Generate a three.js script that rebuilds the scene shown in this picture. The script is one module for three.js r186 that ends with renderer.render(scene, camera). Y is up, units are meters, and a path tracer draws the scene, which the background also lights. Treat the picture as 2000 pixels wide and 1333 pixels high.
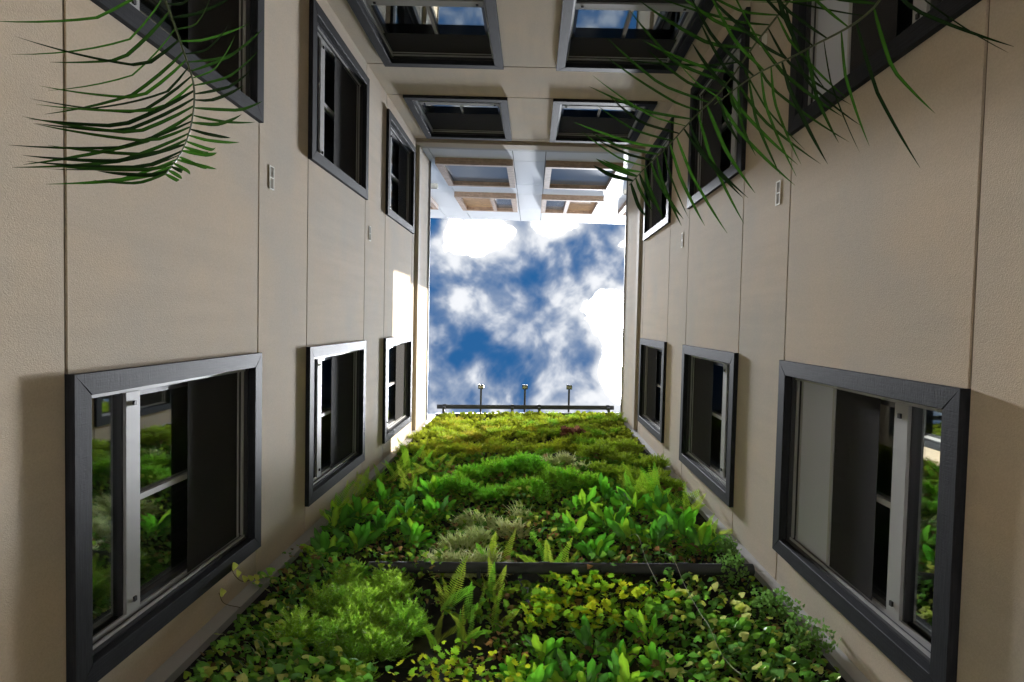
import * as THREE from 'three';
import { mergeGeometries } from 'three/addons/utils/BufferGeometryUtils.js';

// ---------------------------------------------------------------- camera, sky, sun, exposure
const EYE = 1.3;                                     // the camera lies low in the light well and looks straight up
const scene = new THREE.Scene();
const camera = new THREE.PerspectiveCamera(2 * Math.atan(666.5 / 1134.3) * 180 / Math.PI, 1024 / 682, 0.05, 400);
camera.position.set(0, EYE, 0);
camera.up.set(-0.0226, 0.03432, 0.99916);
camera.lookAt(-0.03457, EYE + 0.99879, -0.03509);
const renderer = new THREE.WebGLRenderer({ antialias: true });
renderer.setSize(1024, 682);
renderer.toneMapping = THREE.LinearToneMapping;
renderer.toneMappingExposure = 5.2;
renderer.shadowMap.enabled = true;

function rng(seed) { let s = seed >>> 0; return () => { s = (s + 0x6D2B79F5) >>> 0; let t = s; t = Math.imul(t ^ (t >>> 15), t | 1); t ^= t + Math.imul(t ^ (t >>> 7), t | 61); return ((t ^ (t >>> 14)) >>> 0) / 4294967296; }; }
function hash2(x, y, s) { let h = Math.imul(x, 374761393) ^ Math.imul(y, 668265263) ^ Math.imul(s, 2147483647 ^ 0x5bd1e995); h = Math.imul(h ^ (h >>> 13), 1274126177); return ((h ^ (h >>> 16)) >>> 0) / 4294967296; }
function vnoise(x, y, s = 0, wrap = 0) {
  const xi = Math.floor(x), yi = Math.floor(y), fx = x - xi, fy = y - yi;
  const w = (a) => wrap ? ((a % wrap) + wrap) % wrap : a;
  const u = fx * fx * (3 - 2 * fx), v = fy * fy * (3 - 2 * fy);
  const a = hash2(w(xi), w(yi), s), b = hash2(w(xi + 1), w(yi), s), c = hash2(w(xi), w(yi + 1), s), d = hash2(w(xi + 1), w(yi + 1), s);
  return a + (b - a) * u + (c - a) * v + (a - b - c + d) * u * v;
}
function fbm(x, y, s, oct, wrap = 0) { let r = 0, a = 0.5, n = 0; for (let i = 0; i < oct; i++) { r += a * vnoise(x, y, s + i, wrap); n += a; x *= 2; y *= 2; wrap *= 2; a *= 0.52; } return r / n; }
const sstep = (a, b, x) => { const t = Math.min(1, Math.max(0, (x - a) / (b - a))); return t * t * (3 - 2 * t); };

// the sky: deep blue air with broken white cloud, thinned away from overhead, its hearts boosted to light the well
const BLOBS = [  // cloud banks and gaps on the cloud layer: x/y, z/y of the direction, radii, strength
  [-0.10, 0.145, 0.075, 0.04, 0.66], [0.03, 0.155, 0.06, 0.035, 0.36], [0.135, 0.0, 0.055, 0.10, 0.52], [0.10, 0.02, 0.06, 0.05, 0.3], [0.145, 0.135, 0.03, 0.018, 0.35], [0.15, -0.09, 0.045, 0.05, 0.6],
  [-0.115, 0.03, 0.05, 0.035, 0.42], [-0.13, 0.10, 0.04, 0.03, 0.2], [-0.11, -0.12, 0.06, 0.045, 0.42, 1], [0.06, -0.13, 0.1, 0.04, 0.4, 1], [-0.09, 0.02, 0.06, 0.05, 0.25, 1], [0.08, -0.03, 0.06, 0.08, 0.25, 1],
  [-0.02, -0.02, 0.06, 0.05, -0.22], [-0.035, -0.085, 0.03, 0.035, -0.35], [0.10, 0.115, 0.04, 0.035, -0.5], [0.04, 0.08, 0.05, 0.028, -0.3], [-0.175, 0.165, 0.018, 0.03, -0.6], [-0.172, 0.05, 0.022, 0.04, -0.35], [0.0, -0.12, 0.025, 0.03, -0.25], [-0.14, -0.05, 0.04, 0.03, -0.2], [-0.05, 0.05, 0.03, 0.03, -0.15],
];
function skyAt(x, y, z, out) {
  if (y <= 0.001) { out[0] = 0.1; out[1] = 0.1; out[2] = 0.1; return; }
  const k = 1 / (y + 0.02), px = x * k, pz = z * k;
  const qx = fbm(px * 7 + 1, pz * 7, 11, 4) - 0.5, qz = fbm(px * 7 + 9, pz * 7 + 5, 23, 4) - 0.5;
  const wx = px * 10 + 0.5 * qx, wz = pz * 10 + 0.5 * qz;
  const n1 = fbm(wx + 3.1, wz + 7.7, 5, 6) - 0.5, n2 = fbm(wx * 3.1 + 0.4 * qz, wz * 3.1 + 0.4 * qx, 41, 7) - 0.5, n3 = fbm(px * 1.1 + 4, pz * 1.1, 71, 3) - 0.5;
  let thin = 0, bank = 0.35 * n3 - 0.07 * sstep(0.22, 0.6, Math.hypot(px, pz));      // the bank stands overhead; cloud thinned further out to even the light below
  for (const b of BLOBS) { const ex = (px - b[0]) / b[2], ez = (pz - b[1]) / b[3], q = ex * ex + ez * ez; if (q < 9) { const e = 0.75 * b[4] * Math.exp(-q * 0.9); if (b[5]) thin += e; else bank += e; } }
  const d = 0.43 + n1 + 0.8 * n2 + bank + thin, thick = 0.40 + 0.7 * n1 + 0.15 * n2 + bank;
  const low = Math.pow(1 - y, 3);
  const br = 0.0045 + 0.03 * low, bg = 0.0245 + 0.06 * low, bb = 0.066 + 0.085 * low;
  const veil = Math.max(Math.pow(sstep(0.04, 0.96, d + 0.10 * n2), 1.1), 0.98 * sstep(0.20, 0.62, thick + 0.35 * n2));
  const grey = 0.60 + 0.40 * sstep(0.30, 0.78, 0.5 * d + 0.5 * thick + 0.9 * n2), fillCore = Math.pow(Math.min(1, Math.max(0, (thick - 0.62) / 0.32)), 2.4);   // cloud hearts boosted far past real cloud, added as fill light
  out[0] = br + (0.182 * grey - br) * veil + 1000 * fillCore;
  out[1] = bg + (0.186 * (0.10 + 0.90 * grey) - bg) * veil + 1035 * fillCore;
  out[2] = bb + (0.193 * (0.26 + 0.74 * grey) - bb) * veil + 1095 * fillCore;
}
{
  const W = 2048, H = 2048, data = new Float32Array(W * H * 4), o = [0, 0, 0];
  for (let j = 0; j < H; j++) {
    const el = ((j + 0.5) / H - 0.5) * Math.PI, y = Math.sin(el), c = Math.cos(el), step = y < 0.55 ? 8 : 1;   // the lower sky is not seen directly: coarser
    for (let i = 0; i < W; i += step) {
      const phi = ((i + 0.5 * step) / W - 0.5) * 2 * Math.PI;
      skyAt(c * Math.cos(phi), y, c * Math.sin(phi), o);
      for (let q = 0; q < step; q++) { const p = (j * W + i + q) * 4; data[p] = o[0]; data[p + 1] = o[1]; data[p + 2] = o[2]; data[p + 3] = 1; }
    }
  }
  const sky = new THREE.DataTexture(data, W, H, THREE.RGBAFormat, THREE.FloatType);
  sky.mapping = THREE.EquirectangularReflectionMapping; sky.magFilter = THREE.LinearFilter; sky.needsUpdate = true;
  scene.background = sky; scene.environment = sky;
}
const sun = new THREE.DirectionalLight(new THREE.Color(1, 0.94, 0.84), 2.8);
sun.position.set(20, 20 * 0.848 + 8, 9); sun.target.position.set(0, 8, 0);
sun.castShadow = true; sun.shadow.mapSize.set(2048, 2048);
Object.assign(sun.shadow.camera, { left: -14, right: 14, top: 14, bottom: -14, near: 1, far: 60 });
scene.add(sun, sun.target);

// ---------------------------------------------------------------- textures
function dataTex(n, fn, srgb, rep) {
  const d = new Uint8Array(n * n * 4);
  for (let j = 0; j < n; j++) for (let i = 0; i < n; i++) { const c = fn(i / n, j / n), p = (j * n + i) * 4; d[p] = c[0]; d[p + 1] = c[1]; d[p + 2] = c[2]; d[p + 3] = 255; }
  const t = new THREE.DataTexture(d, n, n, THREE.RGBAFormat);
  t.wrapS = t.wrapT = THREE.RepeatWrapping; t.magFilter = THREE.LinearFilter; t.minFilter = THREE.LinearMipmapLinearFilter; t.generateMipmaps = true;
  if (srgb) t.colorSpace = THREE.SRGBColorSpace;
  t.repeat.set(rep, rep); t.needsUpdate = true; return t;
}
const clamp8 = (v) => Math.max(0, Math.min(255, v));
// painted render: faint blotches, rain streaks and specks (uv in metres)
const stuccoMap = dataTex(1024, (u, v) => {
  const a = fbm(u * 6, v * 6, 3, 5, 6) - 0.5, b = fbm(u * 40, v * 3, 31, 3, 0) - 0.5, g = vnoise(u * 512, v * 512, 9, 512) - 0.5, sp = vnoise(u * 256, v * 256, 12, 256) > 0.965 ? -7 : 0;
  const edge = Math.min(u, 1 - u, v, 1 - v) * 8, f = Math.min(1, edge);
  const k = 1 + 0.12 * a + 0.06 * b * f + 0.05 * g;
  return [clamp8(192 * k + sp), clamp8(177 * k + sp - 2 * a * 6), clamp8(156 * k + sp - 3 * a * 8)];
}, true, 1 / 3.1);
const stuccoBump = dataTex(512, (u, v) => { const n = 0.55 * vnoise(u * 128, v * 128, 4, 128) + 0.45 * vnoise(u * 256, v * 256, 8, 256); return [n * 255, n * 255, n * 255]; }, false, 1 / 0.45);
const brushBump = dataTex(256, (u, v) => { const n = 0.6 * vnoise(u * 256, v * 8, 4, 256) + 0.4 * vnoise(u * 64, v * 64, 8, 64); return [n * 255, n * 255, n * 255]; }, false, 1 / 0.5);
const brushMap = dataTex(512, (u, v) => { const n = 175 + 80 * (0.55 * vnoise(u * 8, v * 256, 14, 256) + 0.45 * fbm(u * 8, v * 8, 18, 4, 8)); return [clamp8(n), clamp8(n), clamp8(n)]; }, true, 1 / 0.8);
const feltMap = dataTex(512, (u, v) => { const n = 0.5 + 0.9 * (fbm(u * 16, v * 16, 2, 5, 16) - 0.5), m = sstep(0.55, 0.75, fbm(u * 6, v * 6, 51, 4, 6)); return [clamp8(58 * n + 26 * m), clamp8(54 * n + 26 * m), clamp8(50 * n + 6 * m)]; }, true, 1 / 1.3);
const woodMap = dataTex(512, (u, v) => { const n = fbm(u * 4, v * 60, 7, 4, 0) - 0.5 + 0.3 * (vnoise(u * 24, v * 24, 2, 24) - 0.5); const k = 1 + 0.5 * n; return [clamp8(172 * k), clamp8(150 * k), clamp8(130 * k)]; }, true, 1 / 1.1);
const pavingMap = dataTex(512, (u, v) => { const n = 1 + 0.3 * (fbm(u * 12, v * 12, 6, 5, 12) - 0.5); return [clamp8(192 * n), clamp8(186 * n), clamp8(176 * n)]; }, true, 1 / 2);
const screenAlpha = dataTex(64, (u, v) => { const a = (Math.floor(u * 64) % 4 < 2 || Math.floor(v * 64) % 4 < 2) ? 245 : 150; return [a, a, a]; }, false, 1 / 0.06);

// ---------------------------------------------------------------- materials
const phys = (o) => new THREE.MeshPhysicalMaterial(o), std = (o) => new THREE.MeshStandardMaterial(o), rgb = (r, g, b) => new THREE.Color().setRGB(r, g, b);
const M = {
  stucco: std({ map: stuccoMap, bumpMap: stuccoBump, bumpScale: 0.0013, roughness: 0.92 }),
  joint: std({ color: rgb(0.16, 0.12, 0.085), roughness: 0.9 }),
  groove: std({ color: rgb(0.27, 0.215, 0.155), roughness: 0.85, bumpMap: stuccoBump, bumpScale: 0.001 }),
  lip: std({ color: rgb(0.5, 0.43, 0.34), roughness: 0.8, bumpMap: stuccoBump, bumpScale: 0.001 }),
  casing: phys({ color: rgb(0.04, 0.042, 0.049), roughness: 0.62, specularIntensity: 0.16, map: brushMap, bumpMap: brushBump, bumpScale: 0.0008 }),
  frame: std({ color: rgb(0.05, 0.05, 0.056), roughness: 0.4, metalness: 0.3 }),
  alu: phys({ color: rgb(0.42, 0.42, 0.42), roughness: 0.55, metalness: 0.1, specularIntensity: 0.4, bumpMap: brushBump, bumpScale: 0.0002 }),
  latch: std({ color: rgb(0.012, 0.012, 0.014), roughness: 0.5 }),
  glass: std({ color: rgb(0.70, 0.76, 0.77), metalness: 1, roughness: 0.015, opacity: 0.52, transparent: true })   /* sun-control glass: half mirror, half clear */,
  screen: phys({ color: rgb(0.05, 0.049, 0.05), roughness: 0.9, specularIntensity: 0.12, alphaMap: screenAlpha, transparent: true }),
  room: std({ color: rgb(0.55, 0.53, 0.49), roughness: 0.95 }),
  shade: std({ color: rgb(0.56, 0.58, 0.66), roughness: 0.95, bumpMap: stuccoBump, bumpScale: 0.0006 }),
  flashing: std({ color: rgb(0.40, 0.395, 0.39), roughness: 0.6, metalness: 0.1 }),
  darkMetal: std({ color: rgb(0.035, 0.037, 0.042), roughness: 0.45, metalness: 0.3 }),
  pipe: phys({ color: rgb(0.07, 0.073, 0.08), roughness: 0.8, specularIntensity: 0.1 }),
  coping: std({ color: rgb(0.13, 0.125, 0.12), roughness: 0.6, metalness: 0.2 }),
  felt: std({ map: feltMap, bumpMap: feltMap, bumpScale: 0.012, roughness: 1 }),
  white: std({ color: rgb(0.58, 0.61, 0.66), roughness: 0.55 }),
  bay: std({ map: woodMap, color: rgb(0.85, 0.83, 0.86), roughness: 0.6 }),
  plank: std({ map: woodMap, color: rgb(0.95, 0.8, 0.55), roughness: 0.55 }),
  greyGlass: std({ color: rgb(0.14, 0.15, 0.165), roughness: 0.16 }),
  vent: std({ color: rgb(0.8, 0.79, 0.73), roughness: 0.7 }),
  ventDark: std({ color: rgb(0.2, 0.18, 0.15), roughness: 0.8 }),
  ventSlat: std({ color: rgb(0.46, 0.43, 0.37), roughness: 0.8 }),
  lampGlass: std({ color: rgb(0.45, 0.43, 0.36), roughness: 0.2 }),
  paving: std({ map: pavingMap, roughness: 0.9 }),
  roof: std({ color: rgb(0.22, 0.22, 0.22), roughness: 0.95 }),
  soil: std({ color: rgb(0.04, 0.028, 0.02), roughness: 1 }),
};
const leafMat = (r, g, b, o = {}) => new THREE.MeshPhysicalMaterial({ color: rgb(r, g, b), roughness: 0.85, transmission: 0.32, thickness: 0, side: THREE.DoubleSide, clearcoat: 0.25, clearcoatRoughness: 0.35, vertexColors: true, ...o });

// ---------------------------------------------------------------- helpers
const geoCache = new Map();
function boxGeo(w, h, d, off = 0) {                      // uv in metres on every face, shifted by off so that neighbours differ
  const key = [w, h, d, off].map((v) => v.toFixed(4)).join();
  if (geoCache.has(key)) return geoCache.get(key);
  const g = new THREE.BoxGeometry(w, h, d), p = g.attributes.position, n = g.attributes.normal, uv = g.attributes.uv;
  for (let i = 0; i < p.count; i++) {
    const ax = Math.abs(n.getX(i)), ay = Math.abs(n.getY(i));
    if (ax > 0.5) uv.setXY(i, p.getZ(i) + off * 1.7, p.getY(i) + off); else if (ay > 0.5) uv.setXY(i, p.getX(i) + off * 1.7, p.getZ(i) + off); else uv.setXY(i, p.getX(i) + off * 1.7, p.getY(i) + off);
  }
  geoCache.set(key, g); return g;
}
const taken = new Map();
function numbered(name) { const k = taken.get(name) || 0; taken.set(name, k + 1); return k ? `${name}_${String(k).padStart(3, '0')}` : name; }
function thing(name, label, category, pos = [0, 0, 0], turn = 0, group) {
  const o = new THREE.Group(); o.name = numbered(name); o.position.set(...pos); o.rotation.y = turn;
  o.userData = { label, category }; if (group) o.userData.group = group;
  scene.add(o); return o;
}
function mesh(parent, name, geo, mat, pos, rot) {
  const m = new THREE.Mesh(geo, mat); m.name = name; m.castShadow = m.receiveShadow = true;
  if (pos) m.position.set(...pos); if (rot) m.rotation.set(...rot);
  parent.add(m); return m;
}
function part(parent, name, pos = [0, 0, 0]) { const g = new THREE.Group(); g.name = name; g.position.set(...pos); parent.add(g); return g; }
let shift = 0;
function slab(parent, name, mat, x0, x1, y0, y1, z0, z1) {   // a box given by its two corners
  shift = (shift + 0.377) % 3;
  return mesh(parent, name, boxGeo(x1 - x0, y1 - y0, z1 - z0, mat.map ? shift : 0), mat, [(x0 + x1) / 2, (y0 + y1) / 2, (z0 + z1) / 2]);
}
function boxes(list) { return mergeGeometries(list.map(([x0, x1, y0, y1, z0, z1]) => new THREE.BoxGeometry(x1 - x0, y1 - y0, z1 - z0).translate((x0 + x1) / 2, (y0 + y1) / 2, (z0 + z1) / 2))); }
function tube(points, r, seg = 24, rad = 8) { return new THREE.TubeGeometry(new THREE.CatmullRomCurve3(points.map((p) => new THREE.Vector3(...p))), seg, r, rad); }

// ---------------------------------------------------------------- ground
{
  const g = slab(scene, 'ground', M.paving, -60, 60, -0.2, 0, -60, 60);
  g.userData = { kind: 'structure' };
}

// ---------------------------------------------------------------- buildings round the light well
const Y = (rel) => rel + EYE;                          // heights are measured from the camera
const SILL = [2.745, 5.757, 8.785], WH = 1.975, JOINT = 0.011;
const WL = 2.2665, WR = 2.0232, DT = 3.3222;

function casingGeo(len, w, d) {
  const key = `c${len.toFixed(3)}`; if (geoCache.has(key)) return geoCache.get(key);
  const b = 0.003, s = new THREE.Shape(); s.moveTo(b, b); s.lineTo(len - b, b); s.lineTo(len - w - b * 1.2, w - b); s.lineTo(w + b * 1.2, w - b); s.closePath();
  const g = new THREE.ExtrudeGeometry(s, { depth: d - 2 * b, bevelEnabled: true, bevelThickness: b, bevelSize: b * 0.8, bevelSegments: 1 }).translate(0, 0, b);
  geoCache.set(key, g); return g;
}
// one window: local x along the wall, y up, z out of the wall; w wide, WH high
function addWindow(wing, u, v, w, opt = {}) {
  const g = part(wing, 'window', [u, v, 0]), a = 0.115, H = WH;
  for (const [len, x, y, r] of [[w, 0, 0, 0], [w, w, H, Math.PI], [H, 0, H, -Math.PI / 2], [H, w, 0, Math.PI / 2]]) mesh(g, 'casing', casingGeo(len, a, 0.06), M.casing, [x, y, -0.02], [0, 0, r]);
  const x0 = a, x1 = w - a, y0 = a, y1 = H - a;
  const rail0 = opt.rail ?? 0.515, rail1 = rail0 + 0.13, head = y1 - 0.085;
  // jamb lining, sill and head of the opening
  mesh(g, 'frame', boxes([[x0 - 0.03, x0 + 0.012, y0 - 0.03, y1 + 0.03, -0.19, -0.0201], [x1 - 0.012, x1 + 0.03, y0 - 0.03, y1 + 0.03, -0.19, -0.0201], [x0 + 0.012, x1 - 0.012, y0 - 0.03, y0 + 0.012, -0.19, -0.0201], [x0 + 0.012, x1 - 0.012, y1 - 0.012, y1 + 0.03, -0.19, -0.0201]]), M.frame);
  // bright aluminium tracks round the opening
  mesh(g, 'track', boxes([[x0 + 0.0125, x0 + 0.03, y0 + 0.0125, y1 - 0.0125, -0.052, -0.04], [x1 - 0.03, x1 - 0.0125, y0 + 0.0125, y1 - 0.0125, -0.052, -0.04], [x0 + 0.0305, x1 - 0.0305, y0 + 0.0125, y0 + 0.03, -0.052, -0.04], [x0 + 0.0125, x0 + 0.042, y0 + 0.0125, y1 - 0.0125, -0.10, -0.085], [x1 - 0.042, x1 - 0.0125, y0 + 0.0125, y1 - 0.0125, -0.10, -0.085]]), M.alu);
  // lower fixed light
  mesh(g, 'pane', boxGeo(x1 - x0 - 0.024, rail0 - y0, 0.006), M.glass, [(x0 + x1) / 2, (y0 + rail0) / 2 + 0.006, -0.128]);
  mesh(g, 'bottom_rail', boxes([[x0 + 0.0425, x1 - 0.0425, y0 + 0.0125, y0 + 0.055, -0.15, -0.112]]), M.frame);
  // meeting rail with two latches
  const r = mesh(g, 'meeting_rail', boxes([[x0 + 0.0425, x1 - 0.0425, rail0 + 0.012, rail1, -0.098, -0.078]]), M.alu);
  mesh(g, 'sash', boxes([[x0 + 0.0425, x1 - 0.0425, rail0, rail1 - 0.002, -0.15, -0.0985]]), M.frame);
  for (const lx of [x0 + 0.11, x1 - 0.11]) mesh(g, 'latch', boxGeo(0.028, 0.022, 0.012), M.latch, [lx, (rail0 + rail1) / 2 + 0.01, -0.0715]);
  // upper sash: stiles, top rail, glazing bar, pane
  mesh(g, 'sash', boxes([[x0 + 0.0425, x0 + 0.075, rail1 + 0.0005, head, -0.148, -0.10], [x1 - 0.075, x1 - 0.0425, rail1 + 0.0005, head, -0.148, -0.10], [x0 + 0.0425, x1 - 0.0425, head + 0.0003, head + 0.045, -0.148, -0.10]]), M.frame);
  mesh(g, 'glazing_bar', boxGeo(0.036, head - rail1 - 0.004, 0.03), M.alu, [(x0 + x1) / 2, (head + rail1) / 2, -0.112]);
  mesh(g, 'pane', boxGeo(x1 - x0 - 0.15, head - rail1 - 0.001, 0.006), M.glass, [(x0 + x1) / 2, (head + rail1) / 2, -0.134]);
  // insect screen over the upper half, with its slim bright frame at the head
  const s0 = opt.screen ?? 1.12, s1 = opt.shade ?? head + 0.01;
  if (s1 > s0) mesh(g, 'insect_screen', boxGeo(x1 - x0 - 0.066, s1 - s0, 0.002), M.screen, [(x0 + x1) / 2, (s0 + s1) / 2, -0.074]);
  mesh(g, 'screen_frame', boxes([[x0 + 0.033, x1 - 0.033, head + 0.0105, head + 0.026, -0.084, -0.066], [x0 + 0.033, x1 - 0.033, y1 - 0.038, y1 - 0.0125, -0.062, -0.05]]), M.alu);
  if (opt.shade) {
    mesh(g, 'roller_shade', boxGeo(x1 - x0 - 0.07, head - opt.shade - 0.024, 0.004), M.shade, [(x0 + x1) / 2, (head + opt.shade + 0.024) / 2, -0.07]);
    mesh(g, 'shade_bar', boxGeo(x1 - x0 - 0.068, 0.022, 0.014), M.alu, [(x0 + x1) / 2, opt.shade + 0.012, -0.068]);
  }
  // the dim room behind
  const D = 2.6;
  mesh(g, 'room', boxes([[-0.02, w + 0.02, -0.02, H + 0.02, -0.27 - D, -0.25 - D], [-0.04, -0.02, -0.04, H + 0.04, -0.27 - D, -0.2501], [w + 0.02, w + 0.04, -0.04, H + 0.04, -0.27 - D, -0.2501], [-0.02, w + 0.02, -0.04, -0.02, -0.27 - D, -0.2501], [-0.02, w + 0.02, H + 0.02, H + 0.04, -0.27 - D, -0.2501]]), M.room);
  if (opt.curtain) { // gathered curtain at one side
    const pts = []; for (let i = 0; i <= 40; i++) pts.push(new THREE.Vector2(i * 0.012, 0.025 * Math.sin(i * 0.9)));
    const c = new THREE.PlaneGeometry(0.48, H - 0.1, 40, 1), p = c.attributes.position; for (let i = 0; i < p.count; i++) p.setZ(i, 0.025 * Math.sin(p.getX(i) * 75)); c.computeVertexNormals();
    mesh(g, 'curtain', c, M.curtain, [opt.curtain > 0 ? w - 0.4 : 0.4, H / 2, -0.36]);
  }
  return g;
}
M.curtain = std({ color: rgb(0.4, 0.4, 0.42), roughness: 1, side: THREE.DoubleSide });

function addVent(wing, u, v) {
  const g = part(wing, 'vent', [u, v, 0]);
  mesh(g, 'vent_frame', boxes([[-0.1, 0.1, -0.042, -0.031, 0, 0.006], [-0.1, 0.1, 0.031, 0.042, 0, 0.006], [-0.1, -0.09, -0.0309, 0.0309, 0, 0.006], [0.09, 0.1, -0.0309, 0.0309, 0, 0.006], [-0.005, 0.005, -0.0309, 0.0309, 0, 0.0055]]), M.vent);
  mesh(g, 'vent_grille', boxes([[-0.0899, 0.0899, -0.0308, 0.0308, 0.0003, 0.0015]]), M.ventDark);
  for (let i = 0; i < 4; i++) for (const s of [-1, 1]) mesh(g, 'slat', boxGeo(0.083, 0.0035, 0.003), M.ventSlat, [s * 0.0475, -0.02 + i * 0.0135, 0.0035]);
}
// rendered wall in horizontal bands with open joints, windows between sill and head joints; u0..u1 along the wall
function addFacade(wing, u0, u1, wins, topRel) {
  const T = 0.25, cuts = [];
  const ys = [0]; for (const s of SILL) ys.push(Y(s), Y(s + WH)); ys.push(Y(topRel));
  for (let b = 0; b < ys.length - 1; b++) {
    const y0 = ys[b] + (b ? JOINT : 0), y1 = ys[b + 1] - (b < ys.length - 2 ? JOINT : 0);
    if (b) slab(wing, 'joint', M.joint, u0, u1, ys[b] - JOINT, ys[b] + JOINT, -0.14, -0.012);
    if (b % 2 === 1) {
      let a = u0; for (const [w0, w1] of wins) { slab(wing, 'wall_panel', M.stucco, a, w0 + 0.03, y0, y1, -T, 0); a = w1 - 0.03; }
      slab(wing, 'wall_panel', M.stucco, a, u1, y0, y1, -T, 0);
    } else slab(wing, 'wall_panel', M.stucco, u0, u1, y0, y1, -T, 0);
  }
}
function addMass(wing, u0, u1, y1, depth) {            // the rest of the building behind its facade
  slab(wing, 'roof', M.roof, u0 + 0.02, u1 - 0.02, y1 - 0.25, y1, -depth, -0.2505);
  slab(wing, 'back_wall', M.stucco, u0, u1, 0, y1 - 0.2505, -depth, -depth + 0.2);
  for (const [a, b] of [[u0, u0 + 0.2], [u1 - 0.2, u1]]) slab(wing, 'end_wall', M.stucco, a, b, 0, y1 - 0.2505, -depth + 0.2005, -0.2505);
}
function addParapet(wing, u0, u1, topRel) {            // shadow groove, projecting lip, parapet and metal coping
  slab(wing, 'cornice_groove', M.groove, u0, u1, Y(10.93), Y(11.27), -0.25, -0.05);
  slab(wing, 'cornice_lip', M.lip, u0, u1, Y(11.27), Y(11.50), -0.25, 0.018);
  slab(wing, 'parapet', M.stucco, u0, u1, Y(11.50), Y(topRel - 0.05), -0.28, 0);
  slab(wing, 'coping', M.coping, u0, u1, Y(topRel - 0.05), Y(topRel), -0.31, 0.022);
}

{ // wing on the left: local x runs against world z
  const w = thing('apartment_wing', 'beige rendered apartment wing at left, sunlit near its parapet, six dark windows', 'building', [-WL, 0, 0], Math.PI / 2);
  const wins = [[-3.151, -1.567], [0.308, 1.934]];
  addFacade(w, -3.55, 2.75, wins, 10.93);
  for (let k = 0; k < 3; k++) wins.forEach(([a, b], i) => addWindow(w, a, Y(SILL[k]), b - a, { curtain: (i + k) % 2 ? 1 : 0, screen: [1.12, 0.95, 1.15][k] }));
  addParapet(w, -3.4, 2.75, 12.5);
  addMass(w, -3.55, 2.75, Y(11.6), 6);
  addVent(w, -1.18, Y(4.95)); addVent(w, -1.155, Y(7.965));
}
{ // wing on the right: local x runs with world z
  const w = thing('apartment_wing', 'beige rendered apartment wing at right, all in shade, palm fronds before its windows', 'building', [WR, 0, 0], -Math.PI / 2);
  const wins = [[-1.802, -0.269], [1.51, 3.06]];
  addFacade(w, -2.75, 3.55, wins, 10.93);
  for (let k = 0; k < 3; k++) wins.forEach(([a, b], i) => addWindow(w, a, Y(SILL[k]), b - a, { shade: k === 0 ? 1.3 : undefined, screen: k ? 1.0 : 0.8, rail: 0.535 }));
  addParapet(w, -2.75, 3.3, 12.97);
  addMass(w, -2.75, 3.55, Y(11.6), 6);
  addVent(w, 1.11, Y(4.95)); addVent(w, 1.15, Y(8.06));
  { const g = part(w, 'sensor_box', [2.55, Y(5.35), 0]); mesh(g, 'sensor_housing', boxGeo(0.09, 0.07, 0.04), M.vent, [0, 0, 0.02]); mesh(g, 'sensor_lens', boxGeo(0.05, 0.03, 0.01), M.ventDark, [0, 0, 0.045]); }
}
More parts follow.
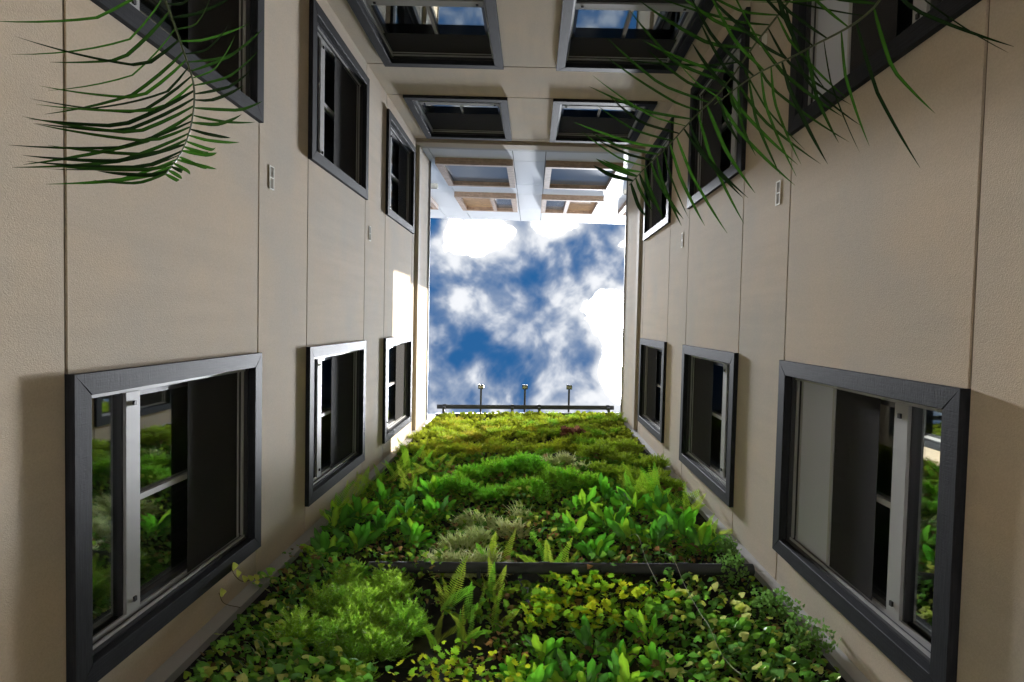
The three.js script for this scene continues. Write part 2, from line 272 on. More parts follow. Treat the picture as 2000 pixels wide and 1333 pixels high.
{ // taller block across the top of the picture: local x runs against world x
  const w = thing('apartment_block', 'taller apartment block closing the well, beige below, white panels and wooden bays above', 'building', [0, 0, DT], Math.PI + 0.018);
  const wins = [[-1.778, -0.2335], [0.452, 2.027]];
  addFacade(w, -2.22, 2.46, wins, 10.87);
  for (let k = 1; k < 3; k++) wins.forEach(([a, b], i) => addWindow(w, a, Y(SILL[k]), b - a, { screen: k === 1 ? 1.3 : 0.95, rail: k === 1 ? 0.56 : 0.47 }));
  slab(w, 'wall_panel', M.stucco, -1.76, -0.25, Y(SILL[0]) + JOINT, Y(SILL[0] + WH) - JOINT, -0.24, -0.001); slab(w, 'wall_panel', M.stucco, 0.47, 2.01, Y(SILL[0]) + JOINT, Y(SILL[0] + WH) - JOINT, -0.24, -0.001);
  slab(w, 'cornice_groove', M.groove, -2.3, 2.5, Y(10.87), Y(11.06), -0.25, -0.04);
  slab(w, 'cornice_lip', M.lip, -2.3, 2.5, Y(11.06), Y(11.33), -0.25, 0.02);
  slab(w, 'gutter', M.flashing, -2.3, 2.5, Y(11.33), Y(11.5), -0.25, 0.0);
  // white panels: columns by rows, with the bays set in front of them
  const E = -3.29, L = 7, G = 0.008;
  const cols = [[E, -1.87], [-1.87, -0.19], [-0.19, 0.47], [0.47, 2.13], [2.13, 2.92], [2.92, L]], rows = [11.5, 12.22, 14.3, 15.4, 17.45, 19.5];
  slab(w, 'panel_backing', M.darkMetal, E + 0.02, L - 0.02, Y(11.52), Y(19.45), -0.25, -0.022);
  for (const [a, b] of cols) for (let r = 0; r < 5; r++) slab(w, 'cladding_panel', M.white, a + G, b - G, Y(rows[r]) + G, Y(rows[r + 1]) - G, -0.0215, 0);
  slab(w, 'roof', M.roof, E + 0.03, L - 0.03, Y(19.3), Y(19.44), -8, -0.2505);
  slab(w, 'end_wall', M.white, E, E + 0.2, Y(11.5), Y(19.4), -8, -0.2505); slab(w, 'end_wall', M.white, L - 0.2, L, Y(11.5), Y(19.4), -8, -0.2505);
  slab(w, 'back_wall', M.white, E + 0.2005, L - 0.2005, 0, Y(19.29), -8, -7.8);
  slab(w, 'end_wall', M.stucco, E, E + 0.2, 0, Y(11.499), -8, -0.3); slab(w, 'end_wall', M.stucco, L - 0.2, L, 0, Y(11.499), -8, -0.3);
  // projecting bays framed in wood
  function bay(x0, x1, y0, y1, split) {
    const g = part(w, 'bay', [0, 0, 0]), F = 0.13, t = 0.11, top = y1, P = 0.135;
    mesh(g, 'bay_frame', boxGeo(x1 - x0, t, P, 0.4), M.bay, [(x0 + x1) / 2, y0 + t / 2, P / 2]);
    mesh(g, 'bay_frame', boxGeo(x1 - x0, t, P, 0.9), M.bay, [(x0 + x1) / 2, y1 - t / 2, P / 2]);
    for (const x of [x0 + F / 2, x1 - F / 2]) mesh(g, 'bay_frame', boxGeo(F, y1 - y0 - 2 * t - 0.001, P - 0.001, x), M.bay, [x, (y0 + y1) / 2, P / 2]);
    const ix0 = x0 + F, ix1 = x1 - F, iy0 = y0 + t, iy1 = y1 - t;
    if (split === undefined) mesh(g, 'bay_glass', boxGeo(ix1 - ix0, iy1 - iy0, 0.02), M.greyGlass, [(ix0 + ix1) / 2, (iy0 + iy1) / 2, 0.03]);
    else {
      const s = split > 0 ? ix0 + (ix1 - ix0) * split : ix1 + (ix1 - ix0) * split, m = 0.05;
      mesh(g, 'mullion', boxGeo(0.1, iy1 - iy0 - 0.001, P - 0.002), M.bay, [s, (iy0 + iy1) / 2, P / 2]);
      const [ga, gb, pa, pb] = split > 0 ? [ix0, s - m, s + m, ix1] : [s + m, ix1, ix0, s - m];
      mesh(g, 'bay_glass', boxGeo(gb - ga, iy1 - iy0, 0.02), M.greyGlass, [(ga + gb) / 2, (iy0 + iy1) / 2, 0.03]);
      const n = 5, pw = (iy1 - iy0) / n; for (let i = 0; i < n; i++) mesh(g, 'plank', boxGeo(pb - pa, pw - 0.006, 0.02, i * 0.7 + pa), M.plank, [(pa + pb) / 2, iy0 + (i + 0.5) * pw, 0.02]);
    }
  }
  bay(-1.80, -0.2, Y(12.12), Y(14.1)); bay(0.48, 2.1, Y(12.12), Y(14.1));
  bay(-1.79, -0.17, Y(15.32), Y(17.25), -0.42); bay(0.51, 2.13, Y(15.32), Y(17.25), 0.38);
  bay(2.86, 4.5, Y(15.32), Y(17.25), 0.38); bay(2.86, 4.5, Y(12.12), Y(14.1)); bay(-3.27, -2.42, Y(15.32), Y(17.25));
  for (const x of [2.55, -2.28]) { const g = part(w, 'wall_light', [x, Y(14.55), 0]); mesh(g, 'light_housing', boxGeo(0.22, 0.16, 0.1), M.vent, [0, 0, 0.05]); mesh(g, 'light_lens', boxGeo(0.18, 0.03, 0.02), M.ventDark, [0, -0.03, 0.11]); }
}
{ // wall that carries the planting
  const w = thing('garden_wall', 'dark panelled wall behind the climbing garden, with a slim metal top', 'wall', [0, 0, -2.13], -0.03);
  slab(w, 'wall_core', M.darkMetal, -2.6, 2.4, 0, Y(13.25), -0.5, -0.13);
  for (let i = 0; i < 6; i++) slab(w, 'felt_panel', M.felt, -2.14, 1.93, i * 2.43 + 0.004, (i + 1) * 2.43 - 0.004, -0.129, -0.05);
  for (const [a, b] of [[-2.40, -2.145], [1.935, 2.2]]) for (let i = 0; i < 15; i++) { const y0 = Y(-1.1 + i), y1 = Math.min(y0 + 1, Y(13.28)); slab(w, 'flashing', M.flashing, a, b, Math.max(0, y0 + 0.004), y1 - 0.004, -0.12, a < 0 ? 0.002 : 0.004); }
  slab(w, 'coping', M.darkMetal, -2.2, 2.05, Y(13.25), Y(13.3), -0.55, 0.02);
  for (const [h, r] of [[4.80, 0.045], [9.2, 0.03]]) {
    const g = part(w, 'gutter_pipe', [0, Y(h), h > 6 ? 0.0 : 0.06]);
    mesh(g, 'pipe', new THREE.CylinderGeometry(r, r, h > 6 ? 3.96 : 3.2, 24).rotateZ(Math.PI / 2), M.pipe, [h > 6 ? -0.1 : 0.27, 0, 0]);
    for (const x of [-0.9, 0.15, 1.3]) mesh(g, 'pipe_socket', new THREE.CylinderGeometry(r + 0.006, r + 0.006, 0.09, 24).rotateZ(Math.PI / 2), M.pipe, [x, 0, 0]);
    for (const x of [-1.2, -0.4, 0.6, 1.75]) mesh(g, 'bracket', boxGeo(0.03, 0.03, 0.14), M.darkMetal, [x, -r - 0.012, -0.06]);
  }
}
{ // rail pipe along the top of the planted wall and three lamp arms
  const w = thing('rail_pipe', 'dark horizontal rail pipe on short brackets along the top of the planted wall', 'pipe', [0, Y(13.42), -2.0], -0.02);
  mesh(w, 'pipe', new THREE.CylinderGeometry(0.05, 0.05, 4.1, 20).rotateZ(Math.PI / 2), M.pipe, [-0.13, 0, 0]);
  for (const x of [-2.0, -0.42, 0.2, 1.78]) { const b = part(w, 'bracket', [x, 0, 0]); mesh(b, 'collar', new THREE.CylinderGeometry(0.062, 0.062, 0.07, 20).rotateZ(Math.PI / 2), M.darkMetal); mesh(b, 'bracket_arm', boxes([[-0.03, 0.03, -0.2, -0.03, -0.02, 0.02], [-0.03, 0.03, -0.2, -0.16, -0.3, -0.0205]]), M.darkMetal); }
  const names = ['left', 'middle', 'right'];
  [[-1.17, 0], [-0.14, 0.0], [0.89, 0.0]].forEach(([x], i) => {
    const l = thing('flood_lamp', `small ${names[i]} flood lamp on a thin arm above the planted wall`, 'lamp', [x, Y(13.3), -2.2 + x * 0.02], 0, 'flood lamps over the planted wall');
    mesh(l, 'arm', tube([[0, 0, 0], [0, 0.16, 0.02], [0, 0.23, 0.12], [0, 0.24, 0.35], [0, 0.24, 0.6]], 0.024, 24, 8), M.darkMetal);
    mesh(l, 'foot', boxGeo(0.1, 0.02, 0.1), M.darkMetal, [0, 0.01, 0]);
    mesh(l, 'lamp_head', boxGeo(0.13, 0.075, 0.1), M.darkMetal, [0, 0.225, 0.66]); mesh(l, 'lens', boxGeo(0.1, 0.006, 0.05), M.lampGlass, [0, 0.184, 0.66]);
  });
}

// ---------------------------------------------------------------- leaves
function ribbon(pts, widths, fold = 0.15, tint = 0.25) {   // a leaf blade along pts (in the yz plane or any curve), 3 vertices across, folded at the midrib
  const pos = [], col = [], idx = [], n = pts.length, up = new THREE.Vector3();
  for (let i = 0; i < n; i++) {
    const a = pts[Math.max(0, i - 1)], b = pts[Math.min(n - 1, i + 1)], t = new THREE.Vector3().subVectors(b, a).normalize();
    const s = pts.side ? pts.side.clone() : new THREE.Vector3(1, 0, 0); s.addScaledVector(t, -s.dot(t)).normalize(); up.crossVectors(t, s).normalize();
    const w = widths[i];
    for (const k of [-1, 0, 1]) {
      const p = pts[i].clone().addScaledVector(s, k * w / 2); if (k) p.addScaledVector(up, -fold * w / 2);
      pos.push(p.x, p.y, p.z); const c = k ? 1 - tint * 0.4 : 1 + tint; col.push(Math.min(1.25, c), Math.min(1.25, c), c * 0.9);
    }
    if (i) { const q = (i - 1) * 3; for (const o of [0, 1]) idx.push(q + o, q + o + 1, q + o + 3, q + o + 1, q + o + 4, q + o + 3); }
  }
  const g = new THREE.BufferGeometry(); g.setAttribute('position', new THREE.Float32BufferAttribute(pos, 3)); g.setAttribute('color', new THREE.Float32BufferAttribute(col, 3)); g.setIndex(idx); g.computeVertexNormals(); return g;
}
function arc(len, a0, a1, n, bend = 0) {                 // a curve from the origin out along +z, starting at elevation a0 and ending at a1 (radians)
  const p = [new THREE.Vector3()]; for (let i = 1; i <= n; i++) { const t = (i - 0.5) / n, a = a0 + (a1 - a0) * t, q = p[i - 1]; p.push(new THREE.Vector3(q.x + bend * t * len / n, q.y + Math.sin(a) * len / n, q.z + Math.cos(a) * len / n)); }
  return p;
}
const R0 = rng(77);
const strapGeos = [[0.26, 1.35, 0.1], [0.23, 1.15, -0.3], [0.28, 1.5, 0.5], [0.2, 0.9, -0.6], [0.24, 1.3, -0.9]].map(([L, a0, a1], i) => {
  const p = arc(L, a0, a1, 9, (i - 2) * 0.12);
  for (let k = 2; k < p.length; k++) p[k].x += 0.004 * Math.sin(k * 2.1 + i);
  return ribbon(p, [0.010, 0.018, 0.032, 0.044, 0.050, 0.052, 0.050, 0.045, 0.032, 0.006].map((w, k) => w * (1 + 0.09 * Math.sin(k * 2.7 + i * 2))), 0.28, 0.3);
});
function polyLeaf(rim, cup, rim2) {                      // a flat many-pointed leaf: fan from the stalk end, rim = [x, y] list, y away from the stalk
  const pos = [0, 0, 0], col = [1.15, 1.2, 1], idx = [];
  rim.forEach(([x, y], i) => { const r = x * x + (y - 0.4) * (y - 0.4); pos.push(x, cup * r * (i % 2 ? 1.2 : 0.8), y); const c = 0.85 + 0.12 * (i % 3); col.push(c, c, c * 0.95); if (i) idx.push(0, i, i + 1); });
  const g = new THREE.BufferGeometry(); g.setAttribute('position', new THREE.Float32BufferAttribute(pos, 3)); g.setAttribute('color', new THREE.Float32BufferAttribute(col, 3)); g.setIndex(idx); g.computeVertexNormals(); return g;
}
const ivyGeos = [-0.35, 0.25, -0.6].map((c, i) => polyLeaf([[-0.08, -0.08], [-0.34, -0.16], [-0.56, 0.06], [-0.5, 0.36], [-0.28, 0.66 + 0.05 * i], [-0.1, 0.92], [0, 1.04], [0.12, 0.9], [0.3, 0.64], [0.5, 0.34], [0.55, 0.04], [0.33, -0.17], [0.08, -0.08]], c));
const lobeGeos = [0.3, -0.4].map((c) => polyLeaf([[-0.05, -0.02], [-0.3, -0.1], [-0.55, 0.1], [-0.42, 0.24], [-0.6, 0.5], [-0.34, 0.5], [-0.3, 0.85], [-0.1, 0.68], [0, 0.95], [0.12, 0.68], [0.32, 0.82], [0.34, 0.48], [0.6, 0.48], [0.4, 0.24], [0.54, 0.08], [0.3, -0.1], [0.05, -0.02]], c));
function tri(list) {                                     // merged thin triangles: [base, tip, half-width vector, shade]
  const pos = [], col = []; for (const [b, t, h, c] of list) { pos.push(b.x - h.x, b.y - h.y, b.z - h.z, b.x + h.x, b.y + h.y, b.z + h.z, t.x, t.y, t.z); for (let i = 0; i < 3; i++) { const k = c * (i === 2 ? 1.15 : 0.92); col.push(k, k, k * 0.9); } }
  const g = new THREE.BufferGeometry(); g.setAttribute('position', new THREE.Float32BufferAttribute(pos, 3)); g.setAttribute('color', new THREE.Float32BufferAttribute(col, 3)); g.computeVertexNormals(); return g;
}
const V3 = (x, y, z) => new THREE.Vector3(x, y, z);
const swordGeos = [[0.42, 1.4, 0.35], [0.36, 1.2, -0.2], [0.46, 1.5, 0.7], [0.3, 0.9, -0.5]].map(([L, a0, a1], q) => {
  const N = 30, p = arc(L, a0, a1, N, 0.1 * (q - 1.5)), l = [];
  for (let i = 2; i < N; i++) {
    const t = i / N, len = 0.04 * Math.pow(Math.sin(Math.PI * Math.min(1, 0.18 + t * 0.83)), 0.8), d = V3().subVectors(p[i + 1], p[i]).normalize();
    const upv = V3(1, 0, 0).cross(d).normalize();
    for (const s of [-1, 1]) { const tip = p[i].clone().add(V3(s * len, 0, 0)).addScaledVector(d, len * 0.22).addScaledVector(upv, -0.15 * len + 0.004 * Math.sin(i)); const mid = p[i].clone().lerp(tip, 0.45); l.push([p[i], mid.clone().addScaledVector(d, 0.0055), d.clone().multiplyScalar(0.003), 0.9]); l.push([mid, tip, d.clone().multiplyScalar(0.0042), 1.0]); l.push([mid, p[i], d.clone().multiplyScalar(0.0042), 0.95]); }
    l.push([p[i - 1], p[i + 1], V3(0.0022, 0, 0), 0.8]);
  }
  return tri(l);
});
function plumeGeo(seed, n, per, spread, needle) {        // a soft feathery bush about 1 unit across, growing out along +z and up
  const r = rng(seed), l = [];
  for (let i = 0; i < n; i++) {
    const yaw = (r() - 0.5) * 2.6, el = (r() - 0.35) * 2.0, L = 0.32 + 0.28 * r();
    const d = V3(Math.sin(yaw) * Math.cos(el), Math.sin(el), Math.cos(yaw) * Math.cos(el)).normalize(), o = V3((r() - 0.5) * spread, (r() - 0.5) * spread, 0), shade = 0.72 + 0.5 * r();
    const droop = 0.25 * r();
    for (let k = 0; k < per; k++) {
      const t = 0.25 + 0.75 * (k / per), b = o.clone().addScaledVector(d, L * t); b.y -= droop * t * t * L;
      const a = r() * 6.283, q = V3(Math.cos(a), Math.sin(a), (r() - 0.3)).normalize(), nl = needle * (0.6 + 0.6 * r()) * (1.15 - 0.6 * t), tip = b.clone().addScaledVector(q, nl).addScaledVector(d, nl * 0.6);
      const h = V3(r() - 0.5, r() - 0.5, r() - 0.5).cross(q).normalize().multiplyScalar(0.0115);
      l.push([b, tip, h, shade]);
    }
    l.push([o, o.clone().addScaledVector(d, L), V3(0.004, 0.002, 0), 0.6]);
  }
  return tri(l);
}
const plumes = [1, 2, 3].map((s) => plumeGeo(s * 91, 150, 34, 0.35, 0.11)), mossPlumes = [4, 5, 6].map((s) => plumeGeo(s * 53, 110, 20, 0.55, 0.13));
const grassGeos = [1, 2, 3].map((s) => {
  const r = rng(s * 17), gs = [];
  for (let i = 0; i < 60; i++) {
    const L = 0.16 + 0.12 * r(), p = arc(L, 1.3 - 0.5 * r(), -0.9 - 0.5 * r(), 6), w = 0.0085, yaw = (r() - 0.5) * 2.9;
    gs.push(ribbon(p, [w * 0.8, w, w, w, w * 0.8, w * 0.55, 0.001], 0.3, r() < 0.6 ? 0.6 : 0.1).rotateY(yaw).rotateZ((r() - 0.5) * 0.9).translate((r() - 0.5) * 0.12, (r() - 0.5) * 0.1, 0));
  }
  return mergeGeometries(gs);
});
const shrubGeos = [1, 2].map((s) => { const r = rng(s * 29), gs = []; for (let i = 0; i < 130; i++) gs.push(ivyGeos[i % 3].clone().scale(0.022, 0.022, 0.026).rotateX((r() - 0.5) * 2.4).rotateY((r() - 0.5) * 4).translate((r() - 0.5) * 0.2, (r() - 0.5) * 0.26, 0.02 + 0.18 * r())); return mergeGeometries(gs); });

const P = {
  strap: [leafMat(0.107, 0.404, 0.029, { clearcoat: 0.7, clearcoatRoughness: 0.18 }), leafMat(0.186, 0.591, 0.035, { clearcoat: 0.6, clearcoatRoughness: 0.2 }), leafMat(0.372, 0.680, 0.037, { clearcoat: 0.4 }), leafMat(0.078, 0.268, 0.035, { clearcoat: 0.8, clearcoatRoughness: 0.15 })],
  sword: [leafMat(0.413, 0.680, 0.046), leafMat(0.258, 0.642, 0.046), leafMat(0.517, 0.680, 0.067)],
  feather: [leafMat(0.44, 0.70, 0.07, { clearcoat: 0, transmission: 0.6 }), leafMat(0.34, 0.64, 0.06, { clearcoat: 0, transmission: 0.6 })],
  mid: [leafMat(0.280, 0.671, 0.050, { clearcoat: 0 }), leafMat(0.372, 0.680, 0.050, { clearcoat: 0 })],
  olive: [leafMat(0.341, 0.492, 0.029, { clearcoat: 0 }), leafMat(0.433, 0.578, 0.050, { clearcoat: 0 })],
  moss: [[0.48, 0.56, 0.03], [0.40, 0.56, 0.03], [0.28, 0.54, 0.03], [0.52, 0.48, 0.03]].map(([r, g, b]) => leafMat(r, g, b, { clearcoat: 0 })),
  grass: [leafMat(0.501, 0.578, 0.228, { clearcoat: 0.2 }), leafMat(0.636, 0.660, 0.333, { clearcoat: 0.2 })],
  lobed: [leafMat(0.568, 0.680, 0.034), leafMat(0.680, 0.680, 0.034), leafMat(0.310, 0.595, 0.034), leafMat(0.206, 0.422, 0.034)],
  ivy: [leafMat(0.149, 0.391, 0.054, { clearcoat: 0.5 }), leafMat(0.264, 0.570, 0.067, { clearcoat: 0.5 }), leafMat(0.629, 0.680, 0.135, { clearcoat: 0.4 }), leafMat(0.116, 0.284, 0.067, { clearcoat: 0.6 }), leafMat(0.680, 0.680, 0.242)],
  dry: [leafMat(0.350, 0.175, 0.070, { clearcoat: 0 }), leafMat(0.210, 0.105, 0.052, { clearcoat: 0 }), leafMat(0.455, 0.263, 0.123, { clearcoat: 0 })],
  red: [leafMat(0.228, 0.079, 0.052), leafMat(0.315, 0.140, 0.088), leafMat(0.140, 0.052, 0.038)],
  shrub: [leafMat(0.158, 0.315, 0.068)],
  stem: std({ color: rgb(0.09, 0.07, 0.03), roughness: 0.8 }),
  palm: [[0.02, 0.062, 0.010, 0.2], [0.036, 0.12, 0.014, 0.25], [0.010, 0.026, 0.008, 0.1]].map(([r, g, b, t]) => leafMat(r, g, b, { clearcoat: 0, specularIntensity: 0.12, roughness: 0.7, transmission: t })),
  palmStalk: std({ color: rgb(0.055, 0.075, 0.03), roughness: 0.5 }),
  trunk: std({ color: rgb(0.12, 0.09, 0.065), roughness: 1 }),
};
const pick = (r, a) => a[Math.floor(r() * a.length)];

// ---------------------------------------------------------------- planting on the wall (x, height, size)
const PLANTS = {
  strapBottom: ['strap_fern', [[-0.03,4.69,0.8], [0.06,4.50,1.15], [0.12,4.86,1], [0.26,4.66,1], [0.38,4.55,1], [0.44,5.01,1.05], [0.59,4.82,1], [0.60,4.55,1.1], [0.85,5.15,1], [0.85,4.78,0.95]]],
  strapRight: ['strap_fern', [[0.49,6.91,1], [0.61,7.71,1], [0.62,6.47,0.9], [0.92,8.13,1], [0.84,7.19,1.05], [1.00,6.82,1], [1.19,7.77,1], [1.26,6.78,1], [1.43,7.53,1.1], [1.56,7.01,1.05], [1.63,6.66,0.9]]],
  strapLeft: ['strap_fern', [[-1.87,6.49,0.9], [-2.00,7.19,1], [-1.63,6.64,1], [-1.83,7.46,1.05], [-1.48,7.05,0.9], [-1.70,7.95,1], [-1.32,7.43,1], [-1.12,6.76,0.9], [-1.19,8.26,1], [-1.01,7.55,1]]],
  swordGutter: ['sword_fern', [[-0.59,5.03,0.9], [-0.61,5.49,1.25], [-0.41,5.04,0.9], [-0.42,5.37,1], [-0.28,5.68,1.1], [-0.22,5.29,0.9], [-0.27,6.22,1.3], [0.17,6.05,1.35], [0.32,6.11,0.9]]],
  swordLeft: ['sword_fern', [[-2.16,7.43,0.9], [-2.11,7.80,1], [-2.04,8.23,1], [-1.95,8.59,1], [-1.82,9.00,1.1], [-1.74,9.44,1.1], [-1.46,8.30,0.9], [-1.52,9.62,1], [-1.20,9.15,1]]],
  swordRight: ['sword_fern', [[1.26,8.16,1], [1.49,8.13,1], [1.66,7.82,1.3], [1.73,7.56,1], [1.75,6.89,0.9]]],
  featherBush: ['feathery_fern', [[-1.24,5.25,1.25], [-1.29,5.92,1], [-0.93,4.82,0.85], [-0.94,5.42,1.15]]],
  featherMid: ['feathery_fern', [[-0.99,8.58,0.8], [-0.71,9.13,0.9], [-0.42,8.30,0.7], [-0.35,9.37,1], [-0.05,8.34,0.8], [0.04,9.51,1], [0.38,8.91,0.9], [0.63,8.53,0.8]]],
  olive: ['olive_fern', [[1.06,10.28,0.9], [1.16,9.16,0.9], [1.49,10.82,1], [1.63,9.85,1], [1.50,8.86,0.9], [1.69,8.76,0.8]]],
  topFirst: ['yellow_moss_fern', [[-1.75,12.99,0.9], [-1.28,13.07,0.9], [-0.82,13.15,0.9], [-0.35,13.22,0.9], [0.13,13.30,0.9], [0.61,13.38,0.9], [1.10,13.46,0.9], [1.59,13.54,0.9]]],
  topSecond: ['yellow_moss_fern', [[-1.75,11.87,0.95], [-1.26,11.94,0.95], [-0.77,12.02,0.95], [-0.28,12.09,0.95], [0.22,12.17,0.95], [0.72,12.24,0.95], [1.23,12.32,0.95]]],
  topThird: ['yellow_moss_fern', [[-1.69,10.62,0.95], [-1.26,10.68,0.95], [-0.83,10.74,0.95], [-0.39,10.80,0.95], [0.04,10.86,0.95], [0.49,10.92,0.95], [0.93,10.98,0.95]]],
  grassLow: ['striped_grass', [[-0.72,6.26,1], [-0.68,6.66,0.95], [-0.54,6.14,1], [-0.63,7.33,0.8], [-0.50,6.81,1], [-0.39,6.29,1], [-0.38,7.27,0.9], [-0.16,7.14,1], [-0.06,7.55,0.9]]],
  grassHigh: ['striped_grass', [[0.28,9.75,1.1], [0.55,10.04,1.1], [0.71,9.50,1.1]]],
  lobed: ['lobed_leaf_plant', [[0.04,5.40,1], [0.17,5.63,1], [0.26,5.33,1], [0.38,5.81,1], [0.49,5.35,1], [0.54,5.75,1], [0.74,5.66,1], [0.69,5.29,1], [1.00,5.62,0.9]]],
  lobedThin: ['lobed_leaf_plant', [[-0.57,4.60,0.8], [-0.46,4.81,0.8], [-0.29,4.53,0.85], [-0.15,4.68,0.8]]],
  ivyLeft: ['ivy_plant', [[-1.68,4.40,1], [-1.71,4.57,1], [-1.77,5.03,0.9], [-1.60,4.77,1], [-1.78,5.36,0.9], [-1.96,5.92,0.9], [-1.35,4.52,1], [-1.47,4.96,1], [-1.68,5.61,0.9], [-1.21,4.63,1], [-1.61,5.87,0.9], [-1.04,4.48,1], [-0.88,4.47,0.9]]],
  ivyRight: ['ivy_plant', [[1.13,5.43,1], [1.30,5.86,0.9], [1.01,4.71,1], [1.21,5.12,1], [1.40,5.53,1], [1.22,4.73,1], [1.43,5.20,1], [1.43,4.89,1], [1.62,5.13,0.9], [1.51,4.75,1], [1.59,4.63,0.9]]],
  ivyMid: ['ivy_plant', [[-1.67,6.15,0.9], [-0.08,8.12,0.8], [0.15,7.32,0.9], [0.29,6.82,0.9], [0.66,6.23,0.9], [1.03,6.34,0.9]]],
  brown: ['dry_leaf_plant', [[-0.38,4.67,1], [-0.26,4.91,1], [-0.09,5.00,0.9], [1.44,6.49,0.9]]],
  red: ['red_leaf_plant', [[0.78,11.90,1.4]]],
  shrub: ['small_leaf_shrub', [[1.83,6.64,0.8], [1.74,6.11,1], [1.80,5.45,1], [1.83,5.11,1]]],
};
const wallZ = (x) => -2.13 + 0.03 * x - 0.05;
const ORD = ['leftmost', 'second from left', 'third from left', 'fourth from left', 'fifth from left', 'sixth from left', 'seventh from left', 'eighth from left', 'ninth from left', 'tenth from left', 'eleventh from left', 'twelfth from left', 'thirteenth from left'];
const PHRASE = {
  strapBottom: ['glossy strap-leaved fern', 'in the patch at the bottom of the planted wall'], strapRight: ['glossy strap-leaved fern', 'in the patch above the gutter pipe at right'], strapLeft: ['dark strap-leaved fern', 'in the patch beside the left wall'],
  swordGutter: ['bright ladder-leaved fern', 'of those around the lower gutter pipe'], swordLeft: ['light green ladder-leaved fern', 'of those along the left edge, halfway up'], swordRight: ['light green ladder-leaved fern', 'of those at the right edge, halfway up'],
  featherBush: ['pale feathery fern bush', 'of the big soft bushes below the gutter pipe'], featherMid: ['green feathery fern bush', 'in the soft band halfway up the wall'], olive: ['olive feathery fern bush', 'in the patch high at the right edge'],
  topFirst: ['yellow-green fine-leaved clump', 'in the topmost row of the planted wall'], topSecond: ['yellow-green fine-leaved clump', 'in the second row from the top'], topThird: ['yellow-green fine-leaved clump', 'in the third row from the top'],
  grassLow: ['pale striped grass tuft', 'in the patch just above the lower gutter pipe'], grassHigh: ['pale striped grass tuft', 'of the three tufts high on the wall'],
  lobedThin: ['small lobed-leaf plant', 'in the thin patch at the bottom centre'], lobed: ['yellow-green plant with lobed leaves', 'in the patch below the gutter pipe'], ivyLeft: ['heart-leaved ivy', 'in the mat at the lower left corner'], ivyRight: ['heart-leaved ivy', 'in the mat at the lower right corner'], ivyMid: ['dark ivy', 'of those between the ferns above the gutter'],
  brown: ['withered brown-leaved plant', 'of those in the planted wall'], red: ['dark red-leaved plant high in the yellow-green planting', ''], shrub: ['small-leaved dark shrub', 'along the right metal edge strip'],
};
const GROUP = { strap_fern: 'strap-leaved ferns on the planted wall', sword_fern: 'ladder-leaved ferns on the planted wall', feathery_fern: 'feathery fern bushes on the planted wall', olive_fern: 'olive fern bushes on the planted wall', yellow_moss_fern: 'yellow-green clumps at the top of the planted wall', striped_grass: 'striped grass tufts on the planted wall', lobed_leaf_plant: 'lobed-leaf plants on the planted wall', ivy_plant: 'ivy plants on the planted wall', dry_leaf_plant: 'withered plants on the planted wall', small_leaf_shrub: 'small shrubs on the planted wall' };
const CAT = { strap_fern: 'fern', sword_fern: 'fern', feathery_fern: 'fern', olive_fern: 'fern', yellow_moss_fern: 'plant', striped_grass: 'grass', lobed_leaf_plant: 'plant', ivy_plant: 'ivy', dry_leaf_plant: 'plant', red_leaf_plant: 'plant', small_leaf_shrub: 'shrub' };
const stemGeo = new THREE.CylinderGeometry(0.006, 0.01, 0.1, 6).rotateX(Math.PI / 2).translate(0, 0, 0.0);
function leafMesh(parent, name, geo, mat, x, y, z, yaw, pitch, roll, s) {
  const m = mesh(parent, name, geo, mat, [x, y, z]); m.rotation.order = 'YXZ'; m.rotation.set(pitch, yaw, roll); m.scale.setScalar(s); return m;
}
